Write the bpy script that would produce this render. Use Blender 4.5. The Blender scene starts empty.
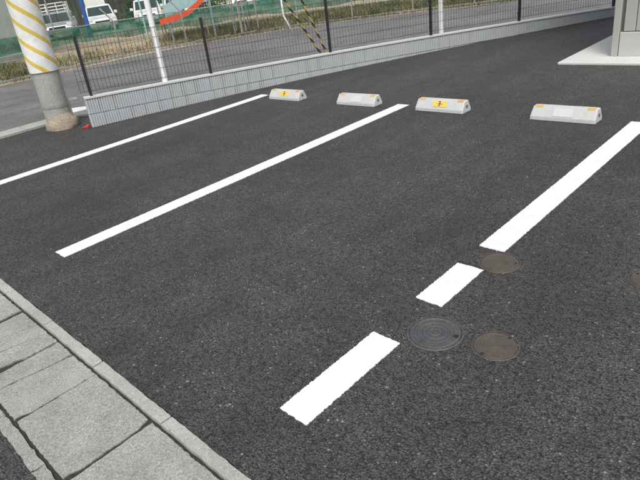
import bpy, bmesh, math, random
from mathutils import Vector, Matrix
from mathutils import noise as mnoise
random.seed(7)
PI = math.pi
scn = bpy.context.scene
COL = scn.collection

# ------------------------------------------------------------------ camera, sky, sun, exposure
cam_d = bpy.data.cameras.new('camera'); cam = bpy.data.objects.new('camera', cam_d); COL.objects.link(cam)
cam_d.sensor_width = 36.0; cam_d.lens = 36.0 * 549.16 / 640.0
cam_d.clip_start = 0.05; cam_d.clip_end = 2000
Rv = Vector((0.71752001, 0.68327793, -0.13526384)); Uv = Vector((-0.22098253, 0.40746798, 0.88607932)); Fv = Vector((-0.66055413, 0.6058887, -0.44335892))
m = Matrix((Rv, Uv, -Fv)).transposed().to_4x4(); m.translation = (0, 0, 1.5738)
cam.matrix_world = m
scn.camera = cam

SUN_EL, SUN_AZ = math.radians(58), math.radians(-48)      # azimuth measured from +x towards +y
world = bpy.data.worlds.new('World'); scn.world = world; world.use_nodes = True
wn = world.node_tree; wn.nodes.clear()
wo = wn.nodes.new('ShaderNodeOutputWorld'); wb = wn.nodes.new('ShaderNodeBackground'); sky = wn.nodes.new('ShaderNodeTexSky')
hs = wn.nodes.new('ShaderNodeHueSaturation')
sky.sky_type = 'NISHITA'; sky.sun_disc = False; sky.sun_elevation = SUN_EL; sky.sun_rotation = math.radians(90) - SUN_AZ
sky.dust_density = 4.0; sky.air_density = 1.0; sky.ozone_density = 1.0
hs.inputs['Saturation'].default_value = 0.35
wn.links.new(sky.outputs[0], hs.inputs['Color']); wn.links.new(hs.outputs[0], wb.inputs[0]); wb.inputs[1].default_value = 0.15
wn.links.new(wb.outputs[0], wo.inputs[0])
sun_d = bpy.data.lights.new('sun', 'SUN'); sun_d.energy = 1.2; sun_d.angle = math.radians(20); sun_d.color = (1.0, 0.965, 0.9)
sun = bpy.data.objects.new('sun', sun_d); COL.objects.link(sun); sun.location = (6, -2, 12)
sd = Vector((math.cos(SUN_EL) * math.cos(SUN_AZ), math.cos(SUN_EL) * math.sin(SUN_AZ), math.sin(SUN_EL)))
sun.rotation_euler = sd.to_track_quat('Z', 'Y').to_euler()
scn.view_settings.view_transform = 'Standard'; scn.view_settings.look = 'None'
scn.view_settings.gamma = 1.0; scn.view_settings.use_curve_mapping = False
scn.view_settings.exposure = 0.35

# ------------------------------------------------------------------ helpers
GY = 0.027                                     # the lot slopes up gently; true vertical leans this much towards +y
G = Vector((0, GY, 1)).normalized()
def rz(x, y): return -0.05 - GY * (y - 3.0)     # level of the street beyond the wall
LEVEL = Vector((0, 0, 1)).rotation_difference(G).to_euler()

def tag(o, label=None, cat=None, group=None, kind=None):
    if label: o['label'] = label
    if cat: o['category'] = cat
    if group: o['group'] = group
    if kind: o['kind'] = kind
    return o
def empty(name, loc=(0, 0, 0), rot=(0, 0, 0)):
    o = bpy.data.objects.new(name, None); COL.objects.link(o); o.location = loc; o.rotation_euler = rot; o.empty_display_size = 0.1
    return o
class MB:
    def __init__(s): s.v = []; s.f = []; s.mi = []; s.cur = 0
    def add(s, vs, fs):
        n = len(s.v); s.v += [tuple(v) for v in vs]; s.f += [tuple(i + n for i in f) for f in fs]; s.mi += [s.cur] * len(fs)
    def box(s, a, b, taper=0.0):
        (x0, y0, z0), (x1, y1, z1) = a, b; t = taper
        s.add([(x0, y0, z0), (x1, y0, z0), (x1, y1, z0), (x0, y1, z0), (x0 + t, y0 + t, z1), (x1 - t, y0 + t, z1), (x1 - t, y1 - t, z1), (x0 + t, y1 - t, z1)],
              [(3, 2, 1, 0), (4, 5, 6, 7), (0, 1, 5, 4), (1, 2, 6, 5), (2, 3, 7, 6), (3, 0, 4, 7)])
    def hexa(s, p):          # 8 points: bottom four, top four, anticlockwise
        s.add(p, [(3, 2, 1, 0), (4, 5, 6, 7), (0, 1, 5, 4), (1, 2, 6, 5), (2, 3, 7, 6), (3, 0, 4, 7)])
    def tube(s, pts, r, n=8, caps=True):
        pts = [Vector(p) for p in pts]; rs = r if isinstance(r, (list, tuple)) else [r] * len(pts)
        rings = []
        for i, p in enumerate(pts):
            d = (pts[min(i + 1, len(pts) - 1)] - pts[max(i - 1, 0)]).normalized()
            a = d.orthogonal().normalized() if abs(d.z) < 0.999 else Vector((1, 0, 0))
            if abs(d.z) < 0.999: a = Vector((0, 0, 1)).cross(d).normalized()
            b = d.cross(a)
            rings.append([p + (a * math.cos(2 * PI * k / n) + b * math.sin(2 * PI * k / n)) * rs[i] for k in range(n)])
        vs = [v for ring in rings for v in ring]; fs = []
        for i in range(len(pts) - 1):
            for k in range(n): fs.append((i * n + k, i * n + (k + 1) % n, (i + 1) * n + (k + 1) % n, (i + 1) * n + k))
        if caps: fs.append(tuple(range(n - 1, -1, -1))); fs.append(tuple((len(pts) - 1) * n + k for k in range(n)))
        s.add(vs, fs)
    def lathe(s, prof, n=32, c=(0, 0, 0), top=True, bottom=False):      # profile (r, z)
        vs = [(c[0] + r * math.cos(2 * PI * k / n), c[1] + r * math.sin(2 * PI * k / n), c[2] + z) for r, z in prof for k in range(n)]; fs = []
        for i in range(len(prof) - 1):
            for k in range(n): fs.append((i * n + k, i * n + (k + 1) % n, (i + 1) * n + (k + 1) % n, (i + 1) * n + k))
        if top: fs.append(tuple((len(prof) - 1) * n + k for k in range(n)))
        if bottom: fs.append(tuple(range(n - 1, -1, -1)))
        s.add(vs, fs)
    def prism(s, poly, x0, x1):      # polygon in (y,z), extruded in x
        n = len(poly); vs = [(x0, y, z) for y, z in poly] + [(x1, y, z) for y, z in poly]
        fs = [(i, (i + 1) % n, n + (i + 1) % n, n + i) for i in range(n)] + [tuple(range(n - 1, -1, -1)), tuple(range(n, 2 * n))]
        s.add(vs, fs)
    def slab(s, poly, z0, z1):       # polygon in (x,y), extruded in z
        n = len(poly); vs = [(x, y, z0) for x, y in poly] + [(x, y, z1) for x, y in poly]
        fs = [(i, (i + 1) % n, n + (i + 1) % n, n + i) for i in range(n)] + [tuple(range(n - 1, -1, -1)), tuple(range(n, 2 * n))]
        s.add(vs, fs)
    def mesh(s, name, mats, smooth=False, bevel=0, seg=1, fix=True):
        me = bpy.data.meshes.new(name); me.from_pydata(s.v, [], s.f)
        for mt in (mats if isinstance(mats, (list, tuple)) else [mats]): me.materials.append(mt)
        if any(s.mi): me.polygons.foreach_set('material_index', s.mi)
        if fix or bevel:
            bm = bmesh.new(); bm.from_mesh(me)
            if bevel: bmesh.ops.bevel(bm, geom=bm.edges[:] , offset=bevel, segments=seg, affect='EDGES', profile=0.5)
            if fix: bmesh.ops.recalc_face_normals(bm, faces=bm.faces[:])
            bm.to_mesh(me); bm.free()
        if smooth: me.polygons.foreach_set('use_smooth', [True] * len(me.polygons))
        me.update(); return me
    def build(s, name, mats, parent=None, loc=(0, 0, 0), rot=(0, 0, 0), **k):
        return place(s.mesh(name, mats, **k), name, parent, loc, rot)
def place(me, name, parent=None, loc=(0, 0, 0), rot=(0, 0, 0)):
    o = bpy.data.objects.new(name, me); COL.objects.link(o); o.location = loc; o.rotation_euler = rot
    if parent: o.parent = parent
    return o
def copy_tree(o, parent=None):
    kids = [c for c in bpy.data.objects if c.parent == o]
    c = o.copy(); COL.objects.link(c); c.parent = parent
    for k in kids: copy_tree(k, c)
    return c

# ------------------------------------------------------------------ materials
class NT:
    def __init__(s, name):
        s.m = bpy.data.materials.new(name); s.m.use_nodes = True; s.t = s.m.node_tree; s.b = s.t.nodes['Principled BSDF']; s.out = s.t.nodes['Material Output']
        s.co = s.n('ShaderNodeTexCoord').outputs['Object']
    def n(s, k, **a):
        x = s.t.nodes.new(k)
        for q, v in a.items(): setattr(x, q, v)
        return x
    def l(s, a, b): s.t.links.new(a, b)
    def noise(s, scale, detail=4, rough=.55, co=None, out='Fac', dim='3D'):
        x = s.n('ShaderNodeTexNoise', noise_dimensions=dim); x.inputs['Scale'].default_value = scale; x.inputs['Detail'].default_value = detail; x.inputs['Roughness'].default_value = rough
        s.l(co or s.co, x.inputs['Vector']); return x.outputs[out]
    def vor(s, scale, out='Distance', feature='F1', co=None, rnd=1.0, dim='3D'):
        x = s.n('ShaderNodeTexVoronoi', feature=feature, voronoi_dimensions=dim); x.inputs['Scale'].default_value = scale; x.inputs['Randomness'].default_value = rnd
        s.l(co or s.co, x.inputs['Vector']); return x.outputs[out]
    def ramp(s, v, stops, interp='LINEAR'):
        x = s.n('ShaderNodeValToRGB'); x.color_ramp.interpolation = interp; e = x.color_ramp.elements
        while len(e) < len(stops): e.new(0.5)
        for k, (p, c) in enumerate(stops):
            e[k].position = p; c = c if isinstance(c, (list, tuple)) else (c, c, c); e[k].color = (*c, 1)
        s.l(v, x.inputs[0]); return x.outputs[0]
    def mix(s, fac, a, b, mode='MIX'):
        x = s.n('ShaderNodeMix', data_type='RGBA', blend_type=mode)
        for i, v in ((0, fac), (6, a), (7, b)):
            sock = x.inputs[i]
            if hasattr(v, 'is_linked'): s.l(v, sock)
            elif isinstance(v, (int, float)) and i: sock.default_value = (v, v, v, 1)
            elif isinstance(v, (tuple, list)): sock.default_value = (*v, 1)
            else: sock.default_value = v
        return x.outputs[2]
    def math(s, op, a, b=0.0, c=0.0):
        x = s.n('ShaderNodeMath', operation=op)
        for i, v in enumerate((a, b, c)):
            if hasattr(v, 'is_linked'): s.l(v, x.inputs[i])
            else: x.inputs[i].default_value = v
        return x.outputs[0]
    def sep(s, co=None):
        x = s.n('ShaderNodeSeparateXYZ'); s.l(co or s.co, x.inputs[0]); return x.outputs
    def col(s, v):
        if hasattr(v, 'is_linked'): s.l(v, s.b.inputs['Base Color'])
        else: s.b.inputs['Base Color'].default_value = (*v, 1)
    def rough(s, v):
        if hasattr(v, 'is_linked'): s.l(v, s.b.inputs['Roughness'])
        else: s.b.inputs['Roughness'].default_value = v
    def bump(s, h, strength=.5, dist=.01, prev=None):
        x = s.n('ShaderNodeBump'); x.inputs['Strength'].default_value = strength; x.inputs['Distance'].default_value = dist
        s.l(h, x.inputs['Height'])
        if prev is not None: s.l(prev, x.inputs['Normal'])
        s.l(x.outputs[0], s.b.inputs['Normal']); return x.outputs[0]
def plain(name, c, rough=.6, var=.15, scale=12, metal=0, spec=.5):
    t = NT(name); n = t.noise(scale, 5)
    t.col(t.ramp(n, [(.3, tuple(k * (1 - var) for k in c)), (.7, tuple(min(1, k * (1 + var)) for k in c))]))
    t.rough(t.ramp(t.noise(scale * 2.3), [(.3, rough * .85), (.7, min(1, rough * 1.12))])); t.b.inputs['Metallic'].default_value = metal
    t.b.inputs['Specular IOR Level'].default_value = spec
    return t.m

def asphalt(name, base=.05, stone=95.0, warm=(1.03, 1.0, 1.0), light=.996, big=1.0, strength=.9):
    t = NT(name); D = '2D'
    # wobble the cells a little so that the stones are not all polygons
    wob = t.n('ShaderNodeVectorMath', operation='MULTIPLY_ADD'); t.l(t.noise(stone * .8, 2, out='Color', dim=D), wob.inputs[0]); wob.inputs[1].default_value = (.009, .009, 0); t.l(t.co, wob.inputs[2])
    co = wob.outputs[0]
    v1 = t.vor(stone, co=co, dim=D); c1 = t.vor(stone, 'Color', co=co, dim=D)
    v2 = t.vor(stone * 1.9, co=co, dim=D); c2 = t.vor(stone * 1.9, 'Color', co=co, dim=D)
    r1 = t.sep(c1)[0]; r2 = t.sep(c2)[1]
    w = lambda k: tuple(base * k * q for q in warm)
    a = t.ramp(r1, [(0, w(.6)), (.35, w(.95)), (.8, w(1.4)), (light - .02, w(1.75)), (light, w(4.2)), (1, w(5.2))])
    b = t.ramp(r2, [(0, w(.5)), (.6, w(1.0)), (.95, w(1.6)), (1, w(2.2))])
    pick = t.ramp(t.noise(stone * .4, 2, dim=D), [(.47, 0.0), (.55, 1.0)])
    c = t.mix(pick, a, b)
    gap = t.mix(pick, t.ramp(v1, [(.36, 1.0), (.66, .16)]), t.ramp(v2, [(.36, 1.0), (.66, .28)]))     # tar in the gaps between the stones
    c = t.mix(1.0, c, gap, 'MULTIPLY')
    pits = t.ramp(t.noise(stone * .33, 3, .6, dim=D), [(.34, .35), (.46, 1.0)])                          # open pores of the fresh surface
    c = t.mix(.8, c, pits, 'MULTIPLY')
    lo = t.ramp(t.noise(.5, 5, .6, dim=D), [(.28, .74), (.72, 1.2)]); mid = t.ramp(t.noise(5.0, 5, .65, dim=D), [(.3, .82), (.7, 1.18)])
    mp = t.n('ShaderNodeMapping'); mp.inputs['Scale'].default_value = (1.0, .16, 1.0); mp.inputs['Rotation'].default_value = (0, 0, .06); t.l(t.co, mp.inputs[0])
    lane = t.ramp(t.noise(2.4, 4, .55, co=mp.outputs[0], dim=D), [(.3, .86), (.7, 1.12)])                # faint roller lanes
    c = t.mix(big, c, lane, 'MULTIPLY'); c = t.mix(big, c, lo, 'MULTIPLY'); c = t.mix(1.0, c, mid, 'MULTIPLY')
    t.col(c); t.rough(t.ramp(r1, [(0, .5), (1, .8)]))
    t.b.inputs['Specular IOR Level'].default_value = .5
    h = t.math('ADD', t.math('MULTIPLY', t.math('SUBTRACT', 1.0, v1), 1.0), t.math('MULTIPLY', t.math('SUBTRACT', 1.0, v2), .4)); h = t.math('ADD', h, t.math('MULTIPLY', r1, .3)); h = t.math('ADD', h, t.math('MULTIPLY', pits, .7))
    t.bump(h, strength, .006)
    return t.m

def concrete(name, c, grain=90, var=.18, strength=.35, specks=True, stain=.25, dist=.004, soil=0):
    t = NT(name)
    n1 = t.noise(3.5, 8, .62); n2 = t.noise(grain, 3, .6); v = t.vor(grain * 1.1, 'Color')
    col = t.ramp(n1, [(.25, tuple(k * (1 - var) for k in c)), (.75, tuple(k * (1 + var * .8) for k in c))])
    if soil: col = t.mix(t.ramp(t.noise(2.2, 8, .75), [(.45, 0.0), (.72, soil)]), col, tuple(k * .5 for k in c))
    col = t.mix(1.0, col, t.ramp(n2, [(.3, 1 - stain), (.65, 1 + stain * .5)]), 'MULTIPLY')
    if specks:
        s = t.sep(v)[0]; col = t.mix(t.ramp(s, [(.94, 0.0), (.97, .45)]), col, tuple(k * .5 for k in c))
        col = t.mix(t.ramp(s, [(.04, .4), (.09, 0.0)]), col, tuple(min(.9, k * 1.4) for k in c))
    t.col(col); t.rough(.88); t.b.inputs['Specular IOR Level'].default_value = .3
    h = t.math('ADD', t.noise(grain * .8, 4, .7), t.math('MULTIPLY', t.noise(12, 4), .7))
    t.bump(h, strength, dist)
    return t.m

M = {}
M['lot'] = asphalt('lot_asphalt', .061, stone=100, warm=(1.075, 1.0, .98))
M['front_road'] = asphalt('front_road_asphalt', .075, stone=100)
M['street'] = asphalt('street_asphalt', .195, stone=120, warm=(1.02, 1.0, .98), strength=.4)
M['verge_asphalt'] = asphalt('verge_asphalt', .29, stone=120, warm=(1.0, 1.0, 1.0), strength=.3)
M['slab'] = concrete('gutter_concrete', (.335, .337, .315), grain=140, strength=1.0, stain=.42, soil=.6)
M['kerb'] = concrete('kerb_concrete', (.375, .37, .34), grain=120, strength=.5, stain=.2, soil=.4)
M['pad'] = concrete('pad_concrete', (.56, .57, .54), grain=60, strength=.12, specks=False, stain=.08, var=.08)
M['stop'] = concrete('wheel_stop_concrete', (.50, .51, .50), grain=70, strength=.15, specks=False, stain=.07, var=.12, soil=.2)
M['stop_panel'] = concrete('wheel_stop_panel', (.545, .555, .55), grain=70, strength=.1, specks=False, stain=.06, var=.06)
M['block'] = concrete('ribbed_block', (.47, .495, .51), grain=80, strength=.25, specks=False, stain=.14, var=.14, soil=.22)
M['mortar'] = concrete('mortar', (.27, .28, .28), grain=80, specks=False)
M['cap'] = concrete('wall_cap', (.56, .57, .57), grain=60, strength=.15, specks=False, stain=.1, var=.1)
M['pole_concrete'] = concrete('pole_concrete', (.36, .36, .34), grain=60, strength=.2, specks=False, var=.22, soil=.4)
M['lump'] = concrete('base_lump', (.30, .255, .19), grain=40, strength=.8, var=.28, dist=.01)
M['dirt'] = concrete('dirt', (.42, .33, .22), grain=9, strength=.6, var=.25, dist=.03)
M['grime'] = plain('joint_grime', (.032, .03, .025), .95, .4, 60)
t = NT('road_paint')
n = t.noise(160, 3); pin = t.vor(95, 'Color')
cc = t.ramp(t.noise(7, 6, .6), [(.3, (.64, .64, .63)), (.7, (.76, .76, .76))])
t.col(cc); t.rough(.75); t.b.inputs['Specular IOR Level'].default_value = .35
t.bump(t.math('SUBTRACT', n, t.math('MULTIPLY', t.vor(95), .5)), .25, .003); M['paint'] = t.m
t = NT('worn_road_paint'); wear = t.ramp(t.noise(6, 8, .75), [(.44, 0.0), (.62, 1.0)])
t.col(t.mix(wear, (.30, .30, .30), (.17, .17, .17))); t.rough(.85); M['wornpaint'] = t.m
def iron(name, c, rust):
    t = NT(name); a = t.noise(14, 6, .65)
    col = t.mix(t.ramp(a, [(.42, 0.0), (.68, 1.0)]), c, rust)
    col = t.mix(1.0, col, t.ramp(t.noise(160, 3), [(.3, .75), (.7, 1.2)]), 'MULTIPLY')
    t.col(col); t.rough(t.ramp(a, [(.3, .42), (.7, .75)])); t.b.inputs['Metallic'].default_value = .35
    t.bump(t.noise(180, 3), .25, .002); return t.m
M['iron'] = iron('blue_grey_iron', (.070, .078, .086), (.095, .092, .086))
M['iron_hi'] = iron('worn_iron', (.095, .10, .105), (.15, .14, .125))
M['rust'] = iron('brown_iron', (.088, .078, .066), (.12, .097, .072))
M['rust_hi'] = iron('brown_iron_worn', (.10, .092, .08), (.135, .117, .094))
M['dark'] = plain('dark_hole', (.012, .012, .012), .9, .2)
M['black'] = plain('black_powder_coat', (.018, .018, .02), .45, .2)
M['wire'] = plain('brown_black_wire', (.028, .024, .022), .5, .2)
M['white_pipe'] = plain('white_pipe', (.78, .79, .80), .4, .05, 4)
M['yellow'] = plain('yellow_reflector', (.60, .40, .10), .5, .15, 30)
M['orange'] = plain('orange_reflector', (.62, .32, .12), .5, .15, 30)
M['plate'] = plain('yellow_plate', (.74, .50, .10), .5, .12, 25)
M['red'] = plain('red_plastic', (.55, .04, .035), .45, .15)
M['slide'] = plain('orange_red_plastic', (.62, .09, .03), .4, .1)
M['teal'] = plain('pale_teal_paint', (.30, .50, .50), .5, .1)
M['galv'] = plain('galvanised', (.33, .33, .31), .55, .2, 9, .3)
M['siding'] = plain('grey_green_siding', (.37, .38, .34), .5, .05, 2)
M['skirting'] = plain('pale_grey_skirting', (.46, .47, .45), .6, .06, 3)
M['groove'] = plain('siding_groove', (.12, .12, .11), .7, .1)
M['roof'] = plain('shed_roof', (.30, .32, .30), .5, .1)
M['pale_wall'] = plain('pale_render', (.40, .41, .375), .8, .10, 1.5)
M['brown_wall'] = plain('dark_brown_boards', (.055, .038, .030), .8, .3, 2)
M['cream'] = plain('cream_panel', (.74, .72, .64), .7, .05)
M['blue'] = plain('blue_paint', (.03, .09, .42), .5, .1)
M['glass'] = plain('dark_glass', (.03, .036, .04), .12, .2, 2)
M['car_white'] = plain('white_car_paint', (.74, .75, .76), .22, .02, 2)
M['car_silver'] = plain('silver_car_paint', (.42, .44, .45), .25, .04, 2, .4)
M['tyre'] = plain('tyre', (.02, .02, .02), .8, .2)
M['rim'] = plain('rim', (.45, .45, .45), .35, .1, 8, .6)
M['lamp'] = plain('lamp_lens', (.75, .76, .74), .15, .05)
M['bark'] = plain('bark', (.09, .07, .05), .9, .35, 14)
def foliage(name, a, b, sc=1.4):
    t = NT(name); g = t.n('ShaderNodeNewGeometry')
    t.col(t.mix(t.ramp(t.noise(sc, 4, .7, co=g.outputs['Position']), [(.36, 0.0), (.64, 1.0)]), a, b)); t.rough(.6)
    t.b.inputs['Specular IOR Level'].default_value = .3
    return t.m
M['leaf'] = foliage('dark_leaves', (.025, .05, .018), (.06, .10, .03))
M['leaf2'] = foliage('mid_leaves', (.05, .085, .03), (.10, .14, .05))
M['weed'] = foliage('weed_blades', (.06, .10, .03), (.21, .195, .095), 1.3)
def net(name, c, lo, hi, sc=3.0):
    t = NT(name); tr = t.n('ShaderNodeBsdfTransparent'); mx = t.n('ShaderNodeMixShader')
    t.col(t.ramp(t.noise(4, 4), [(.3, tuple(k * .75 for k in c)), (.7, tuple(k * 1.2 for k in c))])); t.rough(.8)
    t.l(t.ramp(t.noise(sc, 5, .65), [(.3, lo), (.7, hi)]), mx.inputs[0]); t.l(tr.outputs[0], mx.inputs[1]); t.l(t.b.outputs[0], mx.inputs[2]); t.l(mx.outputs[0], t.out.inputs[0])
    return t.m
M['net_dense'] = net('dense_green_net', (.009, .14, .095), .55, .95)
M['net_thin'] = net('thin_green_net', (.03, .22, .17), .06, .26)
# striped wraps: printed pattern that winds round the pole
def helix(name, ca, cb, pitch, turn, frac, rough=.45):
    t = NT(name); x, y, z = t.sep()
    ang = t.math('DIVIDE', t.math('ARCTAN2', y, x), 2 * PI)
    ph = t.math('FRACT', t.math('ADD', t.math('DIVIDE', z, pitch), t.math('MULTIPLY', ang, turn)))
    k = t.math('LESS_THAN', ph, frac)
    c = t.mix(k, ca, cb); c = t.mix(1.0, c, t.ramp(t.noise(5, 8, .7), [(.28, .72), (.6, 1.02)]), 'MULTIPLY')
    t.col(c); t.rough(rough); return t.m
M['wrap'] = helix('yellow_white_wrap', (.76, .77, .76), (.66, .50, .10), .245, 4.0, .29)
M['tiger'] = helix('yellow_black_guard', (.04, .037, .03), (.52, .38, .12), .20, 1.0, .5)

# ------------------------------------------------------------------ the ground
def wall_x(y): return .01971609 * y * y + .17915488 * y - 8.41217733       # plan curve of the wall's front face
def wall_top(y): return .41 - .0285 * (y - 3.15)
# the whole ground as one sheet out to the horizon
mb = MB(); xs = [-900, -300, -100, -40, -20, -8, 0, 8, 30, 100, 300, 900]; ys = [-900, -300, -60, -12, -3, 3, 12, 30, 60, 120, 300, 900]
for y in ys:
    for x in xs: mb.v.append((x, y, (rz(x, y) if y > 3 else -.05) - .22))
for j in range(len(ys) - 1):
    for i in range(len(xs) - 1): mb.f.append((j * 12 + i, j * 12 + i + 1, j * 12 + i + 13, j * 12 + i + 12)); mb.mi.append(0)
tag(mb.build('ground', M['dirt'], fix=False), kind='structure')

# parking lot asphalt: flush with the kerb in front, dying against the wall
KE = .662
front = []
x = -8.7
while x < 9: front.append((x, KE + random.uniform(-.004, .004) + (.006 * math.sin(x * 9)) * .5)); x += .018
left = [(wall_x(y) - .02, y) for y in [3.13 + k * .5 for k in range(20)]]
poly = front + [(9, 20), (-.9, 20)] + [(-1.6, 13.0)] + left[::-1] + [(-7.85, 3.6), (-8.75, 3.6)]
mb = MB(); mb.slab(poly, -.12, 0.0); tag(mb.build('parking_lot', M['lot']), kind='structure')

# front gutter: kerb strip, slabs, ragged lip, road in the corner
gut = tag(MB().build('gutter', M['grime']) if False else empty('gutter', (-2.4, .4, 0)), kind='structure')
O = Vector((2.4, -.4, 0))
mb = MB(); mb.box((-10, .10, -.12), (9, .655, -.014)); mb_o = mb.build('gutter_bed', M['grime'], gut, loc=O)
def ragged(p0, p1, n, amp):
    return [(p0[0] + (p1[0] - p0[0]) * k / n + random.uniform(-amp, amp), p0[1] + (p1[1] - p0[1]) * k / n + random.uniform(-amp, amp)) for k in range(n)]
def slab_piece(name, quad, z0, z1, mat, amp=.0025, step=.02, parent=None, off=O, tilt=0.0, edge=.003, chip=0.0):
    pts = []
    for i in range(4):
        a, b = quad[i], quad[(i + 1) % 4]; n = max(2, int(math.hypot(b[0] - a[0], b[1] - a[1]) / step)); pts += ragged(a, b, n, amp)
    cx = sum(q[0] for q in pts) / len(pts); cy = sum(q[1] for q in pts) / len(pts); n = len(pts)
    if chip:         # edges across the gutter are broken away in places
        x1 = max(q[0] for q in pts)
        pts = [(x - (chip * max(0, mnoise.noise(Vector((x1 * 7.3, y * 8.0, 1.7))) + .05) * 2.2 if x > cx + .06 else 0), y) for x, y in pts]
    mb = MB(); z = lambda x, y, h: h + tilt * (x - cx)
    inn = []
    for (x, y) in pts:
        dx, dy = cx - x, cy - y; q = math.hypot(dx, dy); e = edge * random.uniform(.6, 1.5); inn.append((x + dx / q * e, y + dy / q * e))
    vs = [(x, y, z0) for x, y in pts] + [(x, y, z(x, y, z1) - edge * .7) for x, y in pts] + [(x, y, z(x, y, z1)) for x, y in inn]
    fs = [(i, (i + 1) % n, n + (i + 1) % n, n + i) for i in range(n)] + [(n + i, n + (i + 1) % n, 2 * n + (i + 1) % n, 2 * n + i) for i in range(n)] + [tuple(2 * n + i for i in range(n))]
    mb.add(vs, fs); return mb.build(name, mat, parent, loc=off, fix=False)
# kerb strip stones (0.6 m each, joints a few mm)
kx = [-8.6 + .6 * k + .04 for k in range(30)]
kx = [-2.40 + .62 * k for k in range(-10, 18)]
for a, b in zip(kx[:-1], kx[1:]):
    slab_piece('kerbstone', [(a + .004, .607), (b - .004, .607), (b - .004, KE - .003), (a + .004, KE - .003)], -.06, .006 + random.uniform(-.002, .003), M['kerb'], .0018, .03, gut)
# gutter slabs; the joints gape unevenly
jx = [-8.31 + .5 * k for k in range(8)] + [-4.31, -3.82, -3.318, -2.80, -2.35, -1.84, -1.34, -.84, -.34, .16, .66, 1.16, 1.66, 2.16, 2.66, 3.16]
jx = sorted(set(jx))
for a, b in zip(jx[:-1], jx[1:]):
    g = [random.uniform(.004, .0085) for _ in range(4)]
    quad = [(a + g[0] + .002, .222), (b - g[1] - .006, .222 + random.uniform(-.004, .004)), (b - g[2], .593), (a + g[3], .593)]
    if abs(a + 2.80) < .01:      # this one is broken across
        c0, c1 = -2.66, -2.605
        slab_piece('slab', [quad[0], (c0 - .003, .222), (c1 - .003, .593), quad[3]], -.06, -.004, M['slab'], .003, .016, gut, tilt=.01, chip=.012)
        slab_piece('slab', [(c0 + .002, .222), quad[1], quad[2], (c1 + .003, .593)], -.06, -.006, M['slab'], .003, .016, gut, tilt=-.01, chip=.024)
    else:
        slab_piece('slab', quad, -.06, -.005 + random.uniform(-.002, .002), M['slab'], .003, .016, gut, tilt=random.uniform(-.008, .008), chip=.028)
for a, b in zip([-8.3 + .9 * k for k in range(12)], [-7.4 + .9 * k for k in range(12)]):
    slab_piece('gutter_lip', [(a + .004, .158), (b - .004, .158), (b - .004, .207), (a + .004, .207)], -.06, -.004, M['slab'], .004, .03, gut, edge=.008)
mb = MB(); mb.box((-30, -7, -.14), (30, .166, -.008)); tag(mb.build('front_road', M['front_road']), kind='structure')

# the street beyond the wall
edge = [(-13.6, -22), (-15.2, -8), (-16.2, 2), (-16.4, 4.6), (-16.75, 6.35), (-17.2, 8.8), (-17.15, 11.2), (-16.65, 13.4), (-15.6, 15.5), (-14.2, 17.2), (-12.2, 18.6), (-10.2, 20.1), (-7.6, 22.2), (-2, 26.5), (20, 42)]
inner = [(-9.1, -22), (-9.1, -8), (-9.12, 2.4), (-9.02, 3.5), (-8.65, 5), (-8.2, 6.6), (-7.55, 8.5), (-6.75, 10.3), (-5.8, 12.2), (-4.6, 14.4), (-2.5, 18), (3, 24), (26, 36)]
def smooth_line(pts, per=4):
    out = []
    P = [Vector((*p, 0)) for p in pts]
    for i in range(len(P) - 1):
        p0 = P[max(i - 1, 0)]; p1 = P[i]; p2 = P[i + 1]; p3 = P[min(i + 2, len(P) - 1)]
        for k in range(per):
            t = k / per
            q = .5 * ((2 * p1) + (p2 - p0) * t + (2 * p0 - 5 * p1 + 4 * p2 - p3) * t * t + (3 * p1 - p0 - 3 * p2 + p3) * t ** 3)
            out.append((q.x, q.y))
    out.append(pts[-1]); return out
def offset_line(L, d):
    out = []
    for i, p in enumerate(L):
        a = L[max(i - 1, 0)]; b = L[min(i + 1, len(L) - 1)]; tx, ty = b[0] - a[0], b[1] - a[1]; q = math.hypot(tx, ty)
        out.append((p[0] - ty / q * d, p[1] + tx / q * d))
    return out
def resample(L, step):
    out = [L[0]]; acc = 0
    for a, b in zip(L[:-1], L[1:]):
        d = math.hypot(b[0] - a[0], b[1] - a[1]); s = step - acc
        while s <= d: out.append((a[0] + (b[0] - a[0]) * s / d, a[1] + (b[1] - a[1]) * s / d)); s += step
        acc = (acc + d) % step
    return out
def strip(mb, A, B, za, zb):
    n = len(mb.v)
    for a, b in zip(A, B): mb.v.append((*a, rz(*a) + za)); mb.v.append((*b, rz(*b) + zb))
    for i in range(len(A) - 1): mb.f.append((n + 2 * i, n + 2 * i + 1, n + 2 * i + 3, n + 2 * i + 2)); mb.mi.append(mb.cur)
E1 = smooth_line(edge); I1 = smooth_line(inner)
E2 = resample(E1, .5); I2 = resample(I1, .5)
mb = MB(); mb.slab([(x, y) for x, y in I1] + [(x, y) for x, y in E1[::-1]], -.1, 0)
mb.v = [(x, y, z + rz(x, y)) for x, y, z in mb.v]
tag(mb.build('street', M['street']), kind='structure')
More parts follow.
